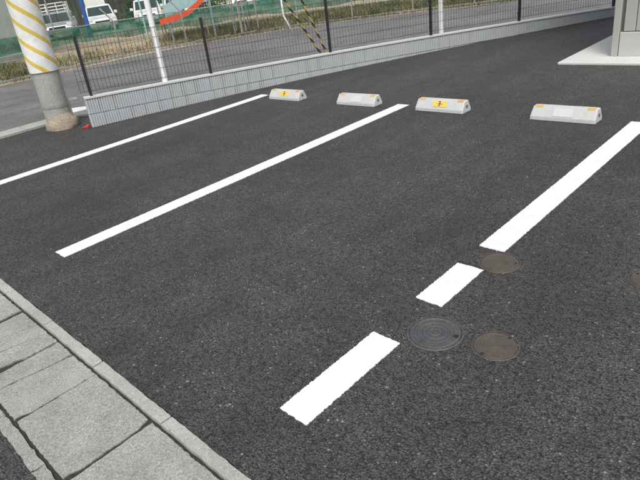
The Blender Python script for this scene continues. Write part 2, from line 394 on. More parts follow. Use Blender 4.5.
# paler apron between the wall and the street, with a flat concrete edging along it
WL = [(wall_x(y) - .13, y) for y in [3.1 + .25 * k for k in range(58)]]
mb = MB(); I3 = [q for q in I1 if 3.4 < q[1] < 18]
mb.slab([(x + .3, y) for x, y in I3] + WL[::-1], -.1, .012); mb.v = [(x, y, z + rz(x, y)) for x, y, z in mb.v]
tag(mb.build('wall_apron', M['verge_asphalt']), kind='structure')
edging = tag(empty('street_edging', (-8.9, 3, 0)), kind='structure')
IA = [q for q in resample(I1, .6) if -6 < q[1] < 16]; IB = offset_line(IA, -.40)
for i in range(len(IA) - 1):
    q = [IA[i], IA[i + 1], IB[i + 1], IB[i]]; cx = sum(a[0] for a in q) / 4; cy = sum(a[1] for a in q) / 4
    q = [(cx + (a[0] - cx) * .988, cy + (a[1] - cy) * .988) for a in q]
    z = rz(cx, cy) if cy > 2 else rz(0, 2)
    zt = max(z, -.015) + .045 if cy < 4 else z + .045
    mb = MB(); mb.slab(q, zt - .14, zt); mb.build('edging_slab', M['kerb'], edging, loc=(8.9, -3, 0))
# worn white marks on the street
def mark(name, quad, mat, z, label, grp=None, amp=.01, step=.03):
    pts = []
    for i in range(4):
        a, b = quad[i], quad[(i + 1) % 4]; n = max(2, int(math.hypot(b[0] - a[0], b[1] - a[1]) / step)); pts += ragged(a, b, n, amp)
    mb = MB(); mb.slab(pts, -.004, .004)
    if z is None: mb.v = [(x, y, h + rz(x, y)) for x, y, h in mb.v]
    else: mb.v = [(x, y, h + z) for x, y, h in mb.v]
    return tag(mb.build(name, mat), label, 'road marking', grp)
mark('street_marking', [(-10.15, 3.72), (-9.16, 3.46), (-9.02, 4.0), (-9.7, 4.25)], M['paint'], None, 'bright white paint patch on the street between utility pole and wall end', 'paint patches on the street')
mark('street_marking', [(-11.40, 4.25), (-11.05, 4.15), (-10.95, 4.32), (-11.25, 4.45)], M['wornpaint'], None, 'small faint white paint patch just beyond the bright one by the pole', 'paint patches on the street')

# far side: verge kerb, weedy verge, dirt bank and yard
bank = MB(); prof = [(-.02, -.06), (.0, .0), (.35, .03), (.9, .12), (1.8, .22), (3.5, .24), (7, .22), (16, .20), (30, .2), (60, .2)]
EB = [q for q in E1 if -20 < q[1] < 40]
lines = [offset_line(EB, d) for d, _ in prof]
n = len(EB)
for (d, h), L in zip(prof, lines):
    for (x, y) in L: bank.v.append((x, y, rz(x, y) + h + (random.uniform(-.025, .03) if d > .5 else 0)))
for j in range(len(prof) - 1):
    for i in range(n - 1): bank.f.append((j * n + i, j * n + i + 1, (j + 1) * n + i + 1, (j + 1) * n + i)); bank.mi.append(0)
tag(bank.build('dirt_yard', M['dirt'], smooth=True, fix=False), kind='structure')
vk = tag(empty('verge_kerb', (-17, 9, 0)), kind='structure')
EK = [q for q in resample(E1, 1.0) if -4 < q[1] < 24]; KI = offset_line(EK, .22); KO = offset_line(EK, .36)
for i in range(len(EK) - 1):
    z = rz(*KI[i]); q = [KI[i], KI[i + 1], KO[i + 1], KO[i]]
    cx = sum(a[0] for a in q) / 4; cy = sum(a[1] for a in q) / 4; q = [(cx + (a[0] - cx) * .985, cy + (a[1] - cy) * .985) for a in q]
    mb = MB(); mb.slab(q, z - .1, z + .075 + random.uniform(-.012, .012)); mb.build('kerbstone', M['slab'], vk, loc=(17, -9, 0))

# ------------------------------------------------------------------ painted parking lines
def line(x0, x1, y0, y1, label, amp=.0030, step=.0055):
    pts = ragged((x0, y0), (x1, y0), 14, amp) + ragged((x1, y0), (x1, y1), int((y1 - y0) / step), amp) + ragged((x1, y1), (x0, y1), 14, amp) + ragged((x0, y1), (x0, y0), int((y1 - y0) / step), amp)
    mb = MB(); mb.slab(pts, -.002, .004)
    return tag(mb.build('parking_line', M['paint']), label, 'road marking', 'white parking bay lines')
XA, XB, XC, W = -6.363, -3.880, -1.362, .156
line(XA - W / 2, XA + W / 2, .95, 5.19, 'long white bay line nearest the ribbed block wall and fence')
line(XB - W / 2, XB + W / 2, 1.059, 5.19, 'long white bay line in the middle of the lot, between two pairs of wheel stops')
line(XC - W / 2, XC + W / 2, 2.555, 5.167, 'white bay line on the right, ending at a brown round cover')
line(XC - W / 2, XC + W / 2, 1.915, 2.325, 'short white dash between the large iron cover and the longer right line')
line(XC - W / 2, XC + W / 2, .960, 1.570, 'white dash nearest the camera, in front of the large iron cover')

# ------------------------------------------------------------------ iron covers set in the asphalt
def cover(x, y, r, rings, mats, label, holes, dashes=0, rot=0.0):
    t = empty('manhole_cover', (x, y, 0), (0, 0, rot)); tag(t, label, 'manhole cover', 'round iron covers in the lot')
    mb = MB(); mb.lathe([(r, -.02), (r, .0012), (r * .985, .003), (r * .95, .003), (r * .94, -.012)], 48, top=False); mb.build('frame', mats[1], t)
    mb = MB(); mb.lathe([(r * .91, -.014), (r * .905, .0015), (r * .89, .0025), (r * .3, .0025)], 48); mb.build('plate', mats[0], t)
    mb = MB(); mb.lathe([(r * .96, -.013), (r * .3, -.013)], 32); mb.build('seat', M['grime'], t)
    for a, b in rings:
        mb = MB(); mb.lathe([(b * r, .0020), (b * r * .99, .0045), (a * r * 1.02, .0045), (a * r, .0020)], 48, top=False); mb.build('ring', mats[1], t)
    for (hx, hy, hr) in holes:
        mb = MB(); mb.lathe([(hr, .0020), (hr, .0048), (hr * .6, .0048)], 14, c=(hx * r, hy * r, 0)); mb.build('lifting_hole', M['dark'], t)
    if dashes:
        mb = MB()
        for k in range(dashes):
            a = 2 * PI * k / dashes; ca, sa = math.cos(a), math.sin(a); r0, r1, w = r * .66, r * .76, r * .022
            P = [(r0 * ca + w * sa, r0 * sa - w * ca), (r1 * ca + w * sa, r1 * sa - w * ca), (r1 * ca - w * sa, r1 * sa + w * ca), (r0 * ca - w * sa, r0 * sa + w * ca)]
            mb.slab(P, .0020, .0042)
        mb.build('raised_studs', mats[1], t)
    return t
cover(-1.196, 1.722, .130, [(.80, .86), (.55, .60), (.36, .41), (.16, .21)], (M['iron'], M['iron_hi']), 'large blue-grey iron cover with concentric rings and a dark lifting hole', [(.72, .20, .012)], 44)
cover(-.930, 1.784, .102, [(.80, .84)], (M['rust'], M['rust_hi']), 'small plain brown iron cover right beside the large ringed cover', [(-.2, -.78, .007), (.25, .78, .006)])
cover(-1.250, 2.437, .110, [(.80, .84), (.30, .34)], (M['rust'], M['rust_hi']), 'brown iron cover at the near end of the right bay line', [(.7, .3, .006)])
cover(-.555, 2.640, .110, [(.80, .84)], (M['rust'], M['rust_hi']), 'brown iron cover cut off by the right edge of the picture', [(-.7, .2, .006)])

# ------------------------------------------------------------------ wheel stops
def stop(x, y, plate, label, rot=0.0):
    t = empty('wheel_stop', (x, y, 0), (0, 0, rot)); tag(t, label, 'wheel stop', 'concrete wheel stops')
    L, D, H = .592, .17, .118
    prof = [(0, 0), (D, 0), (D, .03), (D - .035, H), (.062, H), (.004, .035)]
    mb = MB(); me = None
    # body tapering a little towards the ends
    n = len(prof)
    secs = [(-L / 2, .0), (-L / 2 + .018, 1.0), (L / 2 - .018, 1.0), (L / 2, .0)]
    vs = []
    for sx, k in secs:
        for (py, pz) in prof:
            q = (1 if k else 0); s = 1 if q else .93
            vs.append((sx if pz < .04 or q else sx * .975, (py - D / 2) * s + D / 2, pz * (1 if q else .955)))
    fs = []
    for i in range(3):
        for k in range(n): fs.append((i * n + k, i * n + (k + 1) % n, (i + 1) * n + (k + 1) % n, (i + 1) * n + k))
    fs += [tuple(range(n)), tuple(3 * n + k for k in range(n))]
    mb.add(vs, fs); body = mb.build('body', M['stop'], t, bevel=.005, seg=2)
    # the sloping front face: y = .004..062, z = .035...118
    def onface(u0, u1, s0, s1, th, name, mat, parent, bev=0):
        d = Vector((0, .058, .083)).normalized(); nrm = Vector((0, -d.z, d.y)); o = Vector((0, .004, .035)); Lf = math.hypot(.058, .083)
        P = []
        for k in (-.002, th):
            for (u, s) in ((u0, s0), (u1, s0), (u1, s1), (u0, s1)): P.append(Vector((u, 0, 0)) + o + d * (s * Lf) + nrm * k)
        mb = MB(); mb.hexa(P); return mb.build(name, mat, parent, bevel=bev)
    if plate:
        pl = onface(-.085, .085, .22, .92, .004, 'plate', M['plate'], t)
        # the dark mark on the plate: an upright stroke with a hook and a crossbar
        for (a, b, c, d) in ((-.004, .005, .32, .84), (-.022, .008, .76, .84), (-.03, .03, .52, .58), (-.016, .002, .30, .36)):
            onface(a, b, c, d, .0052, 'mark', M['dark'], pl)
    else:
        onface(-.09, .09, .10, .86, .004, 'plate', M['stop_panel'], t)
    # reflectors: wrapped over the top front edge at both ends
    for s, mt in ((-1, 'yellow'), (1, 'orange' if plate else 'yellow')):
        x0, x1 = sorted((s * .268, s * .205))
        mb = MB(); mb.prism([(.054, H - .010), (.060, H + .004), (.098, H + .004), (.098, H - .002), (.064, H - .002)], x0, x1); mb.build('reflector', M[mt], t)
    # bolt recess in the end
    for s in (-1, 1):
        mb = MB(); pts = [(s * (L / 2 - .004), .088 + .016 * math.cos(2 * PI * k / 12), .062 + .016 * math.sin(2 * PI * k / 12)) for k in range(12)]
        pts2 = [(s * (L / 2 + .0015), b, c) for a, b, c in pts]; mb.add(pts + pts2, [(i, (i + 1) % 12, 12 + (i + 1) % 12, 12 + i) for i in range(12)] + [tuple(range(12, 24))]); mb.build('bolt_recess', M['groove'], t)
    return t
stop(-5.760, 5.005, True, 'wheel stop with a yellow plate, nearest the ribbed wall')
stop(-4.471, 5.005, False, 'plain wheel stop just left of the middle bay line', .01)
stop(-3.291, 5.005, True, 'wheel stop with a yellow plate and dark mark, right of the middle bay line', -.008)
stop(-1.979, 5.005, False, 'plain wheel stop with a pale panel, farthest right and largest in view')

# ------------------------------------------------------------------ ribbed block wall
wall = tag(empty('block_wall', (wall_x(3.12), 3.12, 0)), 'low wall of pale ribbed concrete blocks with a white coping under the fence', 'wall')
WO = Vector(wall.location)
# ribbed block 0.398 x 0.1 x 0.192
def rib_block(Lb, H=.188, D=.11, nr=12):
    mb = MB(); pw = Lb / nr; pts = []
    for k in range(nr):
        x0 = -Lb / 2 + k * pw
        pts += [(x0 + pw * .20, .015), (x0 + pw * .27, 0), (x0 + pw * .73, 0), (x0 + pw * .80, .015)]
    poly = [(-Lb / 2, .015)] + pts + [(Lb / 2, .015), (Lb / 2, D), (-Lb / 2, D)]
    mb.slab(poly, 0, H); return mb.mesh('block', M['block'])
blk = rib_block(.399); half = rib_block(.1995, nr=6)
cap = MB(); cap.box((-.1992, -.004, 0), (.1992, .118, .028)); capm = cap.mesh('coping', M['cap'], bevel=.002)
core = MB()
ypos = [3.12]
def arc_next(y, d):
    dx = .03943218 * y + .17915488; return y + d / math.sqrt(1 + dx * dx)
ys_ = [3.12]
while ys_[-1] < 15.2: ys_.append(arc_next(ys_[-1], .2))
def wall_frame(y):
    dx = .03943218 * y + .17915488; t_ = Vector((dx, 1, -.0285)).normalized()
    up = Vector((0, GY, 1)).normalized(); nrm = up.cross(t_).normalized(); up = t_.cross(nrm)      # nrm points to the street (-x)
    Mx = Matrix((t_, nrm, up)).transposed().to_4x4(); Mx.translation = Vector((wall_x(y), y, wall_top(y)))
    return Mx
def on_wall(me, name, y, dz, dn=0.0, parent=wall, jit=0.0):
    Mx = wall_frame(y); o = place(me, name, parent); o.matrix_local = Matrix.Translation(-WO) @ Mx @ Matrix.Translation((0, dn + random.uniform(-jit, jit), dz)); return o
for c in range(3):
    zb = -.028 - .200 * (c + 1)
    i = 0
    if c % 2 == 1:
        on_wall(half, 'block', (ys_[0] + ys_[1]) / 2, zb, .002, jit=.0012); i = 1
    while i + 2 < len(ys_):
        on_wall(blk, 'block', ys_[i + 1], zb, .002, jit=.0012); i += 2
for i in range(0, len(ys_) - 2, 2): on_wall(capm, 'coping', ys_[i + 1], -.028)
mb = MB()
for a, b in zip(ys_[:-1:1], ys_[1:]):
    A, B = wall_frame(a), wall_frame(b); P = []
    for z in (-.62, -.029):
        for Mx, n_ in ((A, .022), (B, .016), (B, .108), (A, .108)): P.append(Mx @ Vector((.002 if Mx is A and a == ys_[0] else 0, n_, z)) - WO)
    mb.hexa(P)
mb.build('mortar', M['mortar'], wall)

# ------------------------------------------------------------------ mesh fence on the wall
fence = tag(empty('mesh_fence', (wall_x(3.22) - .05, 3.22, wall_top(3.22))), 'dark wire mesh fence with black posts standing on the block wall', 'fence')
FO = Vector(fence.location)
FH = .775
py = [3.22, 4.85, 6.68, 8.35, 9.88, 11.55, 13.3, 15.0]
for y in py:
    mb = MB(); mb.box((-.017, .036, -.02), (.017, .076, FH)); mb.box((-.019, .034, FH), (.019, .078, FH + .006))
    o = mb.build('post', M['black'], fence); o.matrix_local = Matrix.Translation(-FO) @ wall_frame(y)
    for hz in (.12, .62):
        mb = MB(); mb.box((-.014, .076, hz), (.014, .100, hz + .02)); q = mb.build('bracket', M['black'], o)
for a, b in zip(py[:-1], py[1:]):
    A = wall_frame(a) @ Vector((-.12 if a == py[0] else 0.004, .092, 0)); B = wall_frame(b) @ Vector((-.004, .092, 0)); d = B - A; n = max(4, int(d.length / .05)); mb = MB()
    up = Vector((0, GY, 1))
    for k in range(n + 1):
        p = A + d * (k / n); mb.tube([p + up * .045 - FO, p + up * (FH - .02) - FO], .0027, 4, False)
    for hz in (.06, .20, .34, .48, .62, FH - .03):
        mb.tube([A + up * hz - FO, B + up * hz - FO], .0024, 4, False)
    mb.build('mesh_panel', M['wire'], fence)

# small red plastic wedge at the foot of the wall end
mb = MB(); mb.prism([(0, 0), (.115, 0), (.115, .036), (.09, .04), (.01, .010)], -.028, .028)
tag(mb.build('red_wedge', M['red'], loc=(-7.83, 3.03, 0), rot=(0, 0, -1.0), bevel=.004), 'small red plastic wedge at the foot of the wall end', 'wedge')

# ------------------------------------------------------------------ utility pole
up_ = tag(empty('utility_pole', (-8.405, 2.975, -.02), LEVEL), 'concrete utility pole with a yellow and white striped wrap', 'utility pole')
mb = MB(); mb.lathe([(.182, -.1), (.178, .79)], 40, top=False); mb.lathe([(.178, .75), (.175, 2.7), (.10, 14.6)], 40); mb.build('shaft', M['pole_concrete'], up_, smooth=False)
mb = MB(); mb.lathe([(.184, .795), (.194, .798), (.194, 2.65), (.18, 2.66)], 48, top=False); mb.build('striped_wrap', M['wrap'], up_, smooth=False)
mb = MB(); mb.tube([(.10, .158, -.05), (.10, .158, .80)], .016, 10); mb.build('conduit', M['galv'], up_)
mb = MB(); mb.lathe([(.186, .30), (.187, .31), (.187, .335), (.186, .345)], 40, top=False); mb.build('band', M['galv'], up_)
# lump of mortar and soil at its foot
bm = bmesh.new(); bmesh.ops.create_icosphere(bm, subdivisions=4, radius=1.0)
for v in bm.verts:
    d = v.co.normalized(); k = 1 + .14 * mnoise.noise(d * 2.1 + Vector((4, 1, 2))) + .09 * mnoise.noise(d * 5) + .05 * mnoise.noise(d * 13)
    q = max(abs(d.x), abs(d.y)) ** .5; v.co = Vector((d.x * .225 * k, d.y * .225 * k, (max(-.3, d.z) if d.z < .45 else .45 + (d.z - .45) * .55) * .25 * k))
me = bpy.data.meshes.new('soil_lump'); bm.to_mesh(me); bm.free(); me.materials.append(M['lump']); me.polygons.foreach_set('use_smooth', [True] * len(me.polygons))
tag(place(me, 'soil_lump', loc=(-8.27, 2.95, .0)), 'tan lump of mortar and soil heaped round the foot of the utility pole', 'mound')

# ------------------------------------------------------------------ white poles, striped guy wires
def white_pole(x, y, r, h, label):
    t = tag(empty('white_pole', (x, y, rz(x, y)), LEVEL), label, 'pole', 'white poles behind the wall')
    mb = MB(); mb.tube([(0, 0, -.1), (0, 0, h)], r, 20); mb.build('pipe', M['white_pipe'], t, smooth=False)
    mb = MB(); mb.lathe([(r * 1.05, h), (r * 1.05, h + .03), (r * .5, h + .05)], 20); mb.build('cap', M['white_pipe'], t)
    mb = MB(); mb.lathe([(r * 2.2, 0), (r * 2.2, .03), (r * 1.1, .06)], 20, top=False); mb.build('base_collar', M['white_pipe'], t)
    return t
white_pole(-7.42, 4.24, .041, 3.4, 'white pole behind the wall on the left, near the utility pole')
white_pole(-5.60, 8.70, .040, 3.4, 'white pole beside a black fence post on the right half of the wall')
anchor = Vector((-6.885, 7.29, -.2))
def guy(hp, off, label, glen):
    top = Vector((-8.405, 2.975 + GY * hp, hp)); a = anchor + Vector(off); d = (top - a).normalized()
    t = tag(empty('guy_wire_guard', a), label, 'guy wire', 'guy wires of the utility pole')
    t.rotation_euler = d.to_track_quat('Z', 'Y').to_euler()
    mb = MB(); mb.tube([(0, 0, .05), (0, 0, glen)], .019, 14); mb.build('striped_guard', M['tiger'], t, smooth=False)
    mb = MB(); mb.tube([(0, 0, -.05), (0, 0, (top - a).length - .1)], .006, 6); mb.build('wire', M['galv'], t)
guy(7.6, (0, 0, 0), 'black and yellow striped guy wire guard, the more slanted of the pair', 2.1)
guy(11.5, (.015, .02, 0), 'black and yellow striped guy wire guard, the steeper of the pair', 2.1)

# ------------------------------------------------------------------ shed on its concrete pad
mb = MB(); mb.box((-3.03, 7.42, -.1), (5.2, 13.4, .03)); tag(mb.build('concrete_pad', M['pad'], bevel=.012, seg=2), kind='structure')
SX, SY = -2.43, 7.80
shed = tag(empty('panelled_building', (SX, SY, .03)), 'grey-green panelled building with a pale skirting on a concrete pad', 'building')
mb = MB(); mb.box((0, .03, 0), (6.4, 4.4, 5.6)); mb.build('wall', M['groove'], shed)
for k in range(46):
    x0 = .045 + k * .139
    if x0 + .13 > 6.4: break
    mb = MB(); mb.box((x0, 0, .30), (x0 + .131, .035, 5.58)); mb.build('siding_panel', M['siding'], shed, bevel=.006)
for k in range(31):
    y0 = .06 + k * .139
    mb = MB(); mb.box((-.028, y0, .30), (.004, y0 + .131, 5.58)); mb.build('siding_panel', M['siding'], shed, bevel=.006)
mb = MB(); mb.box((.012, -.012, 0), (6.4, .035, .292)); mb.box((-.032, .05, 0), (.006, 4.4, .292)); mb.build('skirting', M['skirting'], shed, bevel=.004)
mb = MB(); mb.box((-.075, -.02, -.01), (.004, .055, 5.6)); mb.build('corner_trim', M['siding'], shed, bevel=.006)
mb = MB(); mb.hexa([(-.25, -.3, 5.6), (6.7, -.3, 5.6), (6.7, 4.7, 5.6), (-.25, 4.7, 5.6), (-.25, -.3, 5.72), (6.7, -.3, 5.72), (6.7, 4.7, 5.95), (-.25, 4.7, 5.95)]); mb.build('roof', M['roof'], shed)

# ------------------------------------------------------------------ far fence with its green net
FL = offset_line(E1, .30)
def far_pt(y):
    for a, b in zip(FL[:-1], FL[1:]):
        if a[1] <= y < b[1]: k = (y - a[1]) / (b[1] - a[1]); return Vector((a[0] + (b[0] - a[0]) * k, y, rz(0, y)))
ff = tag(empty('roadside_fence', far_pt(8.75), LEVEL), 'galvanised post and rail fence along the far side of the street', 'fence')
FFO = Matrix.Translation(far_pt(8.75)) @ ff.rotation_euler.to_matrix().to_4x4(); FFI = FFO.inverted()
fy = [-1.6, 1.1, 3.7, 6.3, 8.75, 11.2, 13.35, 15.3, 17.0, 18.4, 19.7, 21.0]
UPG = Vector((0, GY, 1))
for y in fy:
    p = far_pt(y); mb = MB(); mb.tube([FFI @ p, FFI @ (p + UPG * 1.12)], .030, 10)
    o = mb.build('post', M['galv'], ff)
    mb = MB(); mb.tube([FFI @ (p + UPG * 1.10), FFI @ (p + UPG * 1.10 + Vector((-.18, -.25, .42)))], .024, 8); mb.build('bent_arm', M['galv'], o)
for hz, r in ((1.10, .018), (.52, .012)):
    mb = MB(); mb.tube([FFI @ (far_pt(y) + UPG * hz) for y in [fy[0] + k * .4 for k in range(int((fy[-1] - fy[0]) / .4))]], r, 6); mb.build('rail', M['galv'], ff)
mb = MB()     # chain link between the rails
yy = [fy[0] + .06 * k for k in range(int((fy[-1] - fy[0]) / .06))]
for k in range(0, len(yy) - 16, 2):
    for s in (0, 1):
        a = far_pt(yy[k + (15 if s else 0)]) + UPG * .06; b = far_pt(yy[k + (0 if s else 15)]) + UPG * 1.08
        mb.tube([FFI @ a, FFI @ b], .0014, 3, False)
tag(mb.build('chain_link', M['galv'], ff), kind='stuff')
def netting(name, L, z0, z1, mat, label, wave):
    mb = MB(); nz = 7; n = len(L)
    for j in range(nz):
        for i, (x, y) in enumerate(L):
            h = z0 + (z1 - z0) * j / (nz - 1); sag = wave * mnoise.noise(Vector((x * .8, y * .8, j * .4)))
            if j == 0: h += .12 * mnoise.noise(Vector((x * .9, y * .9, 9)))
            mb.v.append((x + sag, y, rz(x, y) + h))
    for j in range(nz - 1):
        for i in range(n - 1): mb.f.append((j * n + i, j * n + i + 1, (j + 1) * n + i + 1, (j + 1) * n + i)); mb.mi.append(0)
    return tag(mb.build(name, mat, smooth=True, fix=False), label, 'netting')
NL = [q for q in offset_line(resample(E1, .25), 2.7) if -1 < q[1] < 20]
nd = netting('green_netting', NL, .50, 1.06, M['net_dense'], 'dense dark green netting strung low behind the roadside fence', .10)
for i in range(4, len(NL), 14):
    x, y = NL[i]; mb = MB(); mb.tube([(x - .06, y, rz(x, y) + .1), (x - .06, y + .03, rz(x, y) + 1.12)], .02, 8); mb.build('net_post', M['galv'], nd)
NL2 = [q for q in offset_line(resample(E1, .35), 3.6) if 2 < q[1] < 21]
nt = netting('green_netting', NL2, .25, 2.6, M['net_thin'], 'thin pale green netting hung farther back before the parked cars', .12)
for i in range(0, len(NL2), 9):
    x, y = NL2[i]; mb = MB(); mb.tube([(x - .05, y, rz(x, y) + .1), (x - .05, y + .07, rz(x, y) + 2.7)], .025, 8); mb.build('net_post', M['galv'], nt)

# bent white pipe at the street's far edge
mb = MB(); mb.tube([(-15.0, 13.95, -.36), (-15.12, 13.84, .06), (-15.165, 13.80, .20), (-15.175, 13.80, .28), (-15.16, 13.85, 2.6)], .03, 12)
tag(mb.build('bent_pipe', M['white_pipe'], smooth=True), 'thin bent white pipe at the far edge of the street', 'pipe')

# orange-red chute behind the far fence
sl = tag(empty('chute', (-18.4, 11.0, -.05)), 'orange-red curved chute rising behind the roadside fence', 'chute')
SO = Vector(sl.location)
path = [Vector(v) for v in ((-18.48, 10.97, .48), (-18.36, 11.16, .51), (-18.15, 11.5, .56), (-17.95, 11.83, .66), (-17.76, 12.12, .84), (-17.56, 12.4, 1.08), (-17.30, 12.80, 1.45), (-17.05, 13.2, 1.80))]
mb = MB(); n = len(path)
for i, p in enumerate(path):
    d = (path[min(i + 1, n - 1)] - path[max(i - 1, 0)]); s = Vector((d.y, -d.x, 0)).normalized(); w = .24 if i else .15
    for (a, h) in ((-w, .16), (-w, -.02), (w, -.02), (w, .16), (w - .03, .16), (w - .03, .02), (-w + .03, .02), (-w + .03, .16)): mb.v.append(tuple(p + s * a + Vector((0, 0, h)) - SO))
for i in range(n - 1):
    for k in range(8): mb.f.append((i * 8 + k, i * 8 + (k + 1) % 8, i * 8 + 8 + (k + 1) % 8, i * 8 + 8 + k)); mb.mi.append(0)
mb.f += [(0, 1, 2, 5), (2, 3, 4, 5), (0, 5, 6, 7)]; mb.mi += [0] * 3
mb.build('channel', M['slide'], sl)
for i in (1, 5, 7):
    p = path[i]
    for s in (-.2, .2):
        mb = MB(); mb.tube([p + Vector((s, 0, 0)) - SO, Vector((p.x + s, p.y, rz(p.x, p.y) + .1)) - SO], .025, 8); mb.build('leg', M['galv'], sl)
mb = MB(); mb.hexa([Vector(v) - SO for v in ((-18.75, 11.45, .72), (-18.0, 12.9, 1.0), (-18.04, 12.93, 1.0), (-18.79, 11.48, .72), (-18.75, 11.45, 1.05), (-18.0, 12.9, 1.75), (-18.04, 12.93, 1.75), (-18.79, 11.48, 1.05))]); mb.build('side_panel', M['teal'], sl)
for (px_, py_) in ((-18.77, 11.46), (-18.02, 12.91), (-18.9, 10.6)):
    mb = MB(); mb.tube([Vector((px_, py_, -.15)) - SO, Vector((px_, py_, 2.2)) - SO], .03, 8); mb.build('leg', M['teal'], sl)
mb = MB(); mb.box((-17.25, 13.2, 1.76), (-16.6, 13.9, 1.82)); mb.v = [tuple(Vector(v) - SO) for v in mb.v]; mb.build('platform', M['slide'], sl)
for dx in (-17.2, -16.65):
    for dy in (13.25, 13.85):
        mb = MB(); mb.tube([Vector((dx, dy, -.15)) - SO, Vector((dx, dy, 2.5)) - SO], .025, 8); mb.build('leg', M['galv'], sl)

# ------------------------------------------------------------------ parked cars in the yard
def car(x, y, z, rot, paint, label, kind='van', rack=False):
    t = tag(empty('parked_car', (x, y, z), (0, 0, rot)), label, 'car', 'cars parked in the far yard')
    # front looks to -y; length along y
    W2 = .80 if kind == 'van' else .83; L = 3.6 if kind == 'van' else 4.1; H = 1.34 if kind == 'van' else 1.46
    nose = .55 if kind == 'van' else 1.05; bel = .80 if kind == 'van' else .86
    body = [(0.02, .28), (0, .52), (.10, bel - .14), (nose, bel), (L - .1, bel + .02), (L, .6), (L - .03, .28)]
    def loft(prof, w0, w1, name, mat, inset=0.0, parent=t):
        mb = MB(); n = len(prof); zs = [q[1] for q in prof]; lo, hi = min(zs), max(zs)
        ring = []
        for s in (-1, -.88, .88, 1):
            for (py_, pz) in prof:
                k = (pz - lo) / (hi - lo); w = (w0 + (w1 - w0) * k); e = .07 if abs(s) == 1 else 0
                cy = L / 2; ring.append((s * w, py_ + (e if py_ < cy else -e), pz if not (abs(s) == 1 and pz == hi) else pz - .03))
        fs = []
        for i in range(3):
            for k in range(n): fs.append((i * n + k, i * n + (k + 1) % n, (i + 1) * n + (k + 1) % n, (i + 1) * n + k))
        fs += [tuple(range(n)), tuple(3 * n + k for k in range(n))]
        mb.add(ring, fs); return mb.build(name, mat, parent, bevel=.015)
    loft(body, W2 + .03, W2, 'body', M[paint])
    rake = .42 if kind == 'van' else .75
    cabin = [(nose - .05, bel - .03), (nose + rake, H - .05), (nose + rake + .12, H), (L - .55, H), (L - .2, H - .1), (L - .06, bel - .03)]
    loft(cabin, W2 - .01, W2 - .13, 'cabin', M[paint])
    # windscreen on the raked front, side windows, all set a little proud
    d = Vector((0, rake + .05, H - .05 - bel + .03)); nn = Vector((0, -d.z, d.y)).normalized(); o = Vector((0, nose - .05, bel - .03))
    P = []
    for k in (-.03, .012):
        for (u, s) in ((-(W2 - .12), .12), (W2 - .12, .12), (W2 - .2, .92), (-(W2 - .2), .92)): P.append(Vector((u, 0, 0)) + o + d * s + nn * k)
    mb = MB(); mb.hexa(P); mb.build('windscreen', M['glass'], t)
    for s in (-1, 1):
        for (ya, yb) in ((nose + rake * .75, nose + rake + .75), (nose + rake + .83, L - .5)):
            P = []
            for q in (0.0, .03):
                for (yy_, zz) in ((ya - .12, bel + .05), (yb, bel + .05), (yb - .04, H - .14), (ya + .1, H - .14)):
                    k = (zz - bel) / (H - bel); w = W2 - .01 - .12 * k - .02 + q; P.append((s * w, yy_, zz))
            mb = MB(); mb.hexa(P); mb.build('side_window', M['glass'], t)
        mb = MB(); mb.box((s * (W2 - .16) - .13, .03, .60), (s * (W2 - .16) + .13, .16, .76)); mb.build('headlight', M['lamp'], t, bevel=.02)
        mb = MB(); mb.box((s * (W2 + .10) - .09, nose + .1, bel + .04), (s * (W2 + .10) + .09, nose + .2, bel + .2)); mb.build('mirror', M[paint], t, bevel=.02)
        for wy in (.62, L - .68):
            w = empty('wheel', (s * (W2 - .06), wy, .29)); w.parent = t
            mb = MB(); mb.lathe([(.17, -.09), (.27, -.09), (.29, -.06), (.29, .06), (.27, .09), (.17, .09)], 20, top=False); mb.build('tyre', M['tyre'], w, rot=(0, PI / 2, 0))
            mb = MB(); mb.lathe([(.17, -.08), (.17, .08), (.05, .06)], 20, bottom=True); mb.build('rim', M['rim'], w, rot=(0, PI / 2, 0))
    mb = MB(); mb.box((-.42, -.012, .50), (.42, .08, .62)); mb.build('grille', M['black'], t)
    mb = MB(); mb.box((-W2 + .06, -.04, .27), (W2 - .06, .14, .45)); mb.build('bumper', M[paint], t, bevel=.03)
    mb = MB(); mb.box((-.165, -.055, .32), (.165, -.035, .44)); mb.build('number_plate', M['yellow'] if kind == 'van' else M['lamp'], t)
    if rack:
        r = empty('roof_rack', (0, 0, H)); r.parent = t
        for s in (-.6, 0, .6):
            mb = MB(); mb.tube([(s, .2, .42), (s, L - .3, .42)], .028, 8); mb.build('rail', M['car_white'], r)
        for yy_ in (.2, .95, 1.7, 2.45, 3.2):
            mb = MB(); mb.tube([(-.6, yy_, .42), (.6, yy_, .42)], .024, 8); mb.build('crossbar', M['car_white'], r)
        for s in (-.6, .6):
            for yy_ in (.75, 2.9):
                mb = MB(); mb.tube([(s, yy_, -.05), (s, yy_, .42)], .024, 8); mb.build('upright', M['car_white'], r)
        for hz in (.10, .26):
            mb = MB(); mb.tube([(-.75, .2, hz), (.75, .2, hz)], .028, 8); mb.build('crossbar', M['car_white'], r)
        for s in (-.75, -.25, .25, .75):
            mb = MB(); mb.tube([(s, .2, -.10), (s, .2, .43)], .026, 8); mb.build('upright', M['car_white'], r)
    return t
def yz(y): return rz(0, y) + .2
face = math.radians(-62)
car(-31.92, 12.78, yz(12.78) + .05, math.radians(62), 'car_silver', 'pale van with a roof rack seen just right of the striped pole', 'van', True)
car(-33.60, 16.20, yz(16.20), math.radians(66), 'car_white', 'white car parked just right of the blue post', 'sedan')
car(-32.64, 18.72, yz(18.72), math.radians(60), 'car_white', 'white car seen through netting just left of the left white pole', 'sedan')
car(-33.60, 21.48, yz(21.48), math.radians(58), 'car_white', 'white car seen through netting just right of the left white pole', 'sedan')
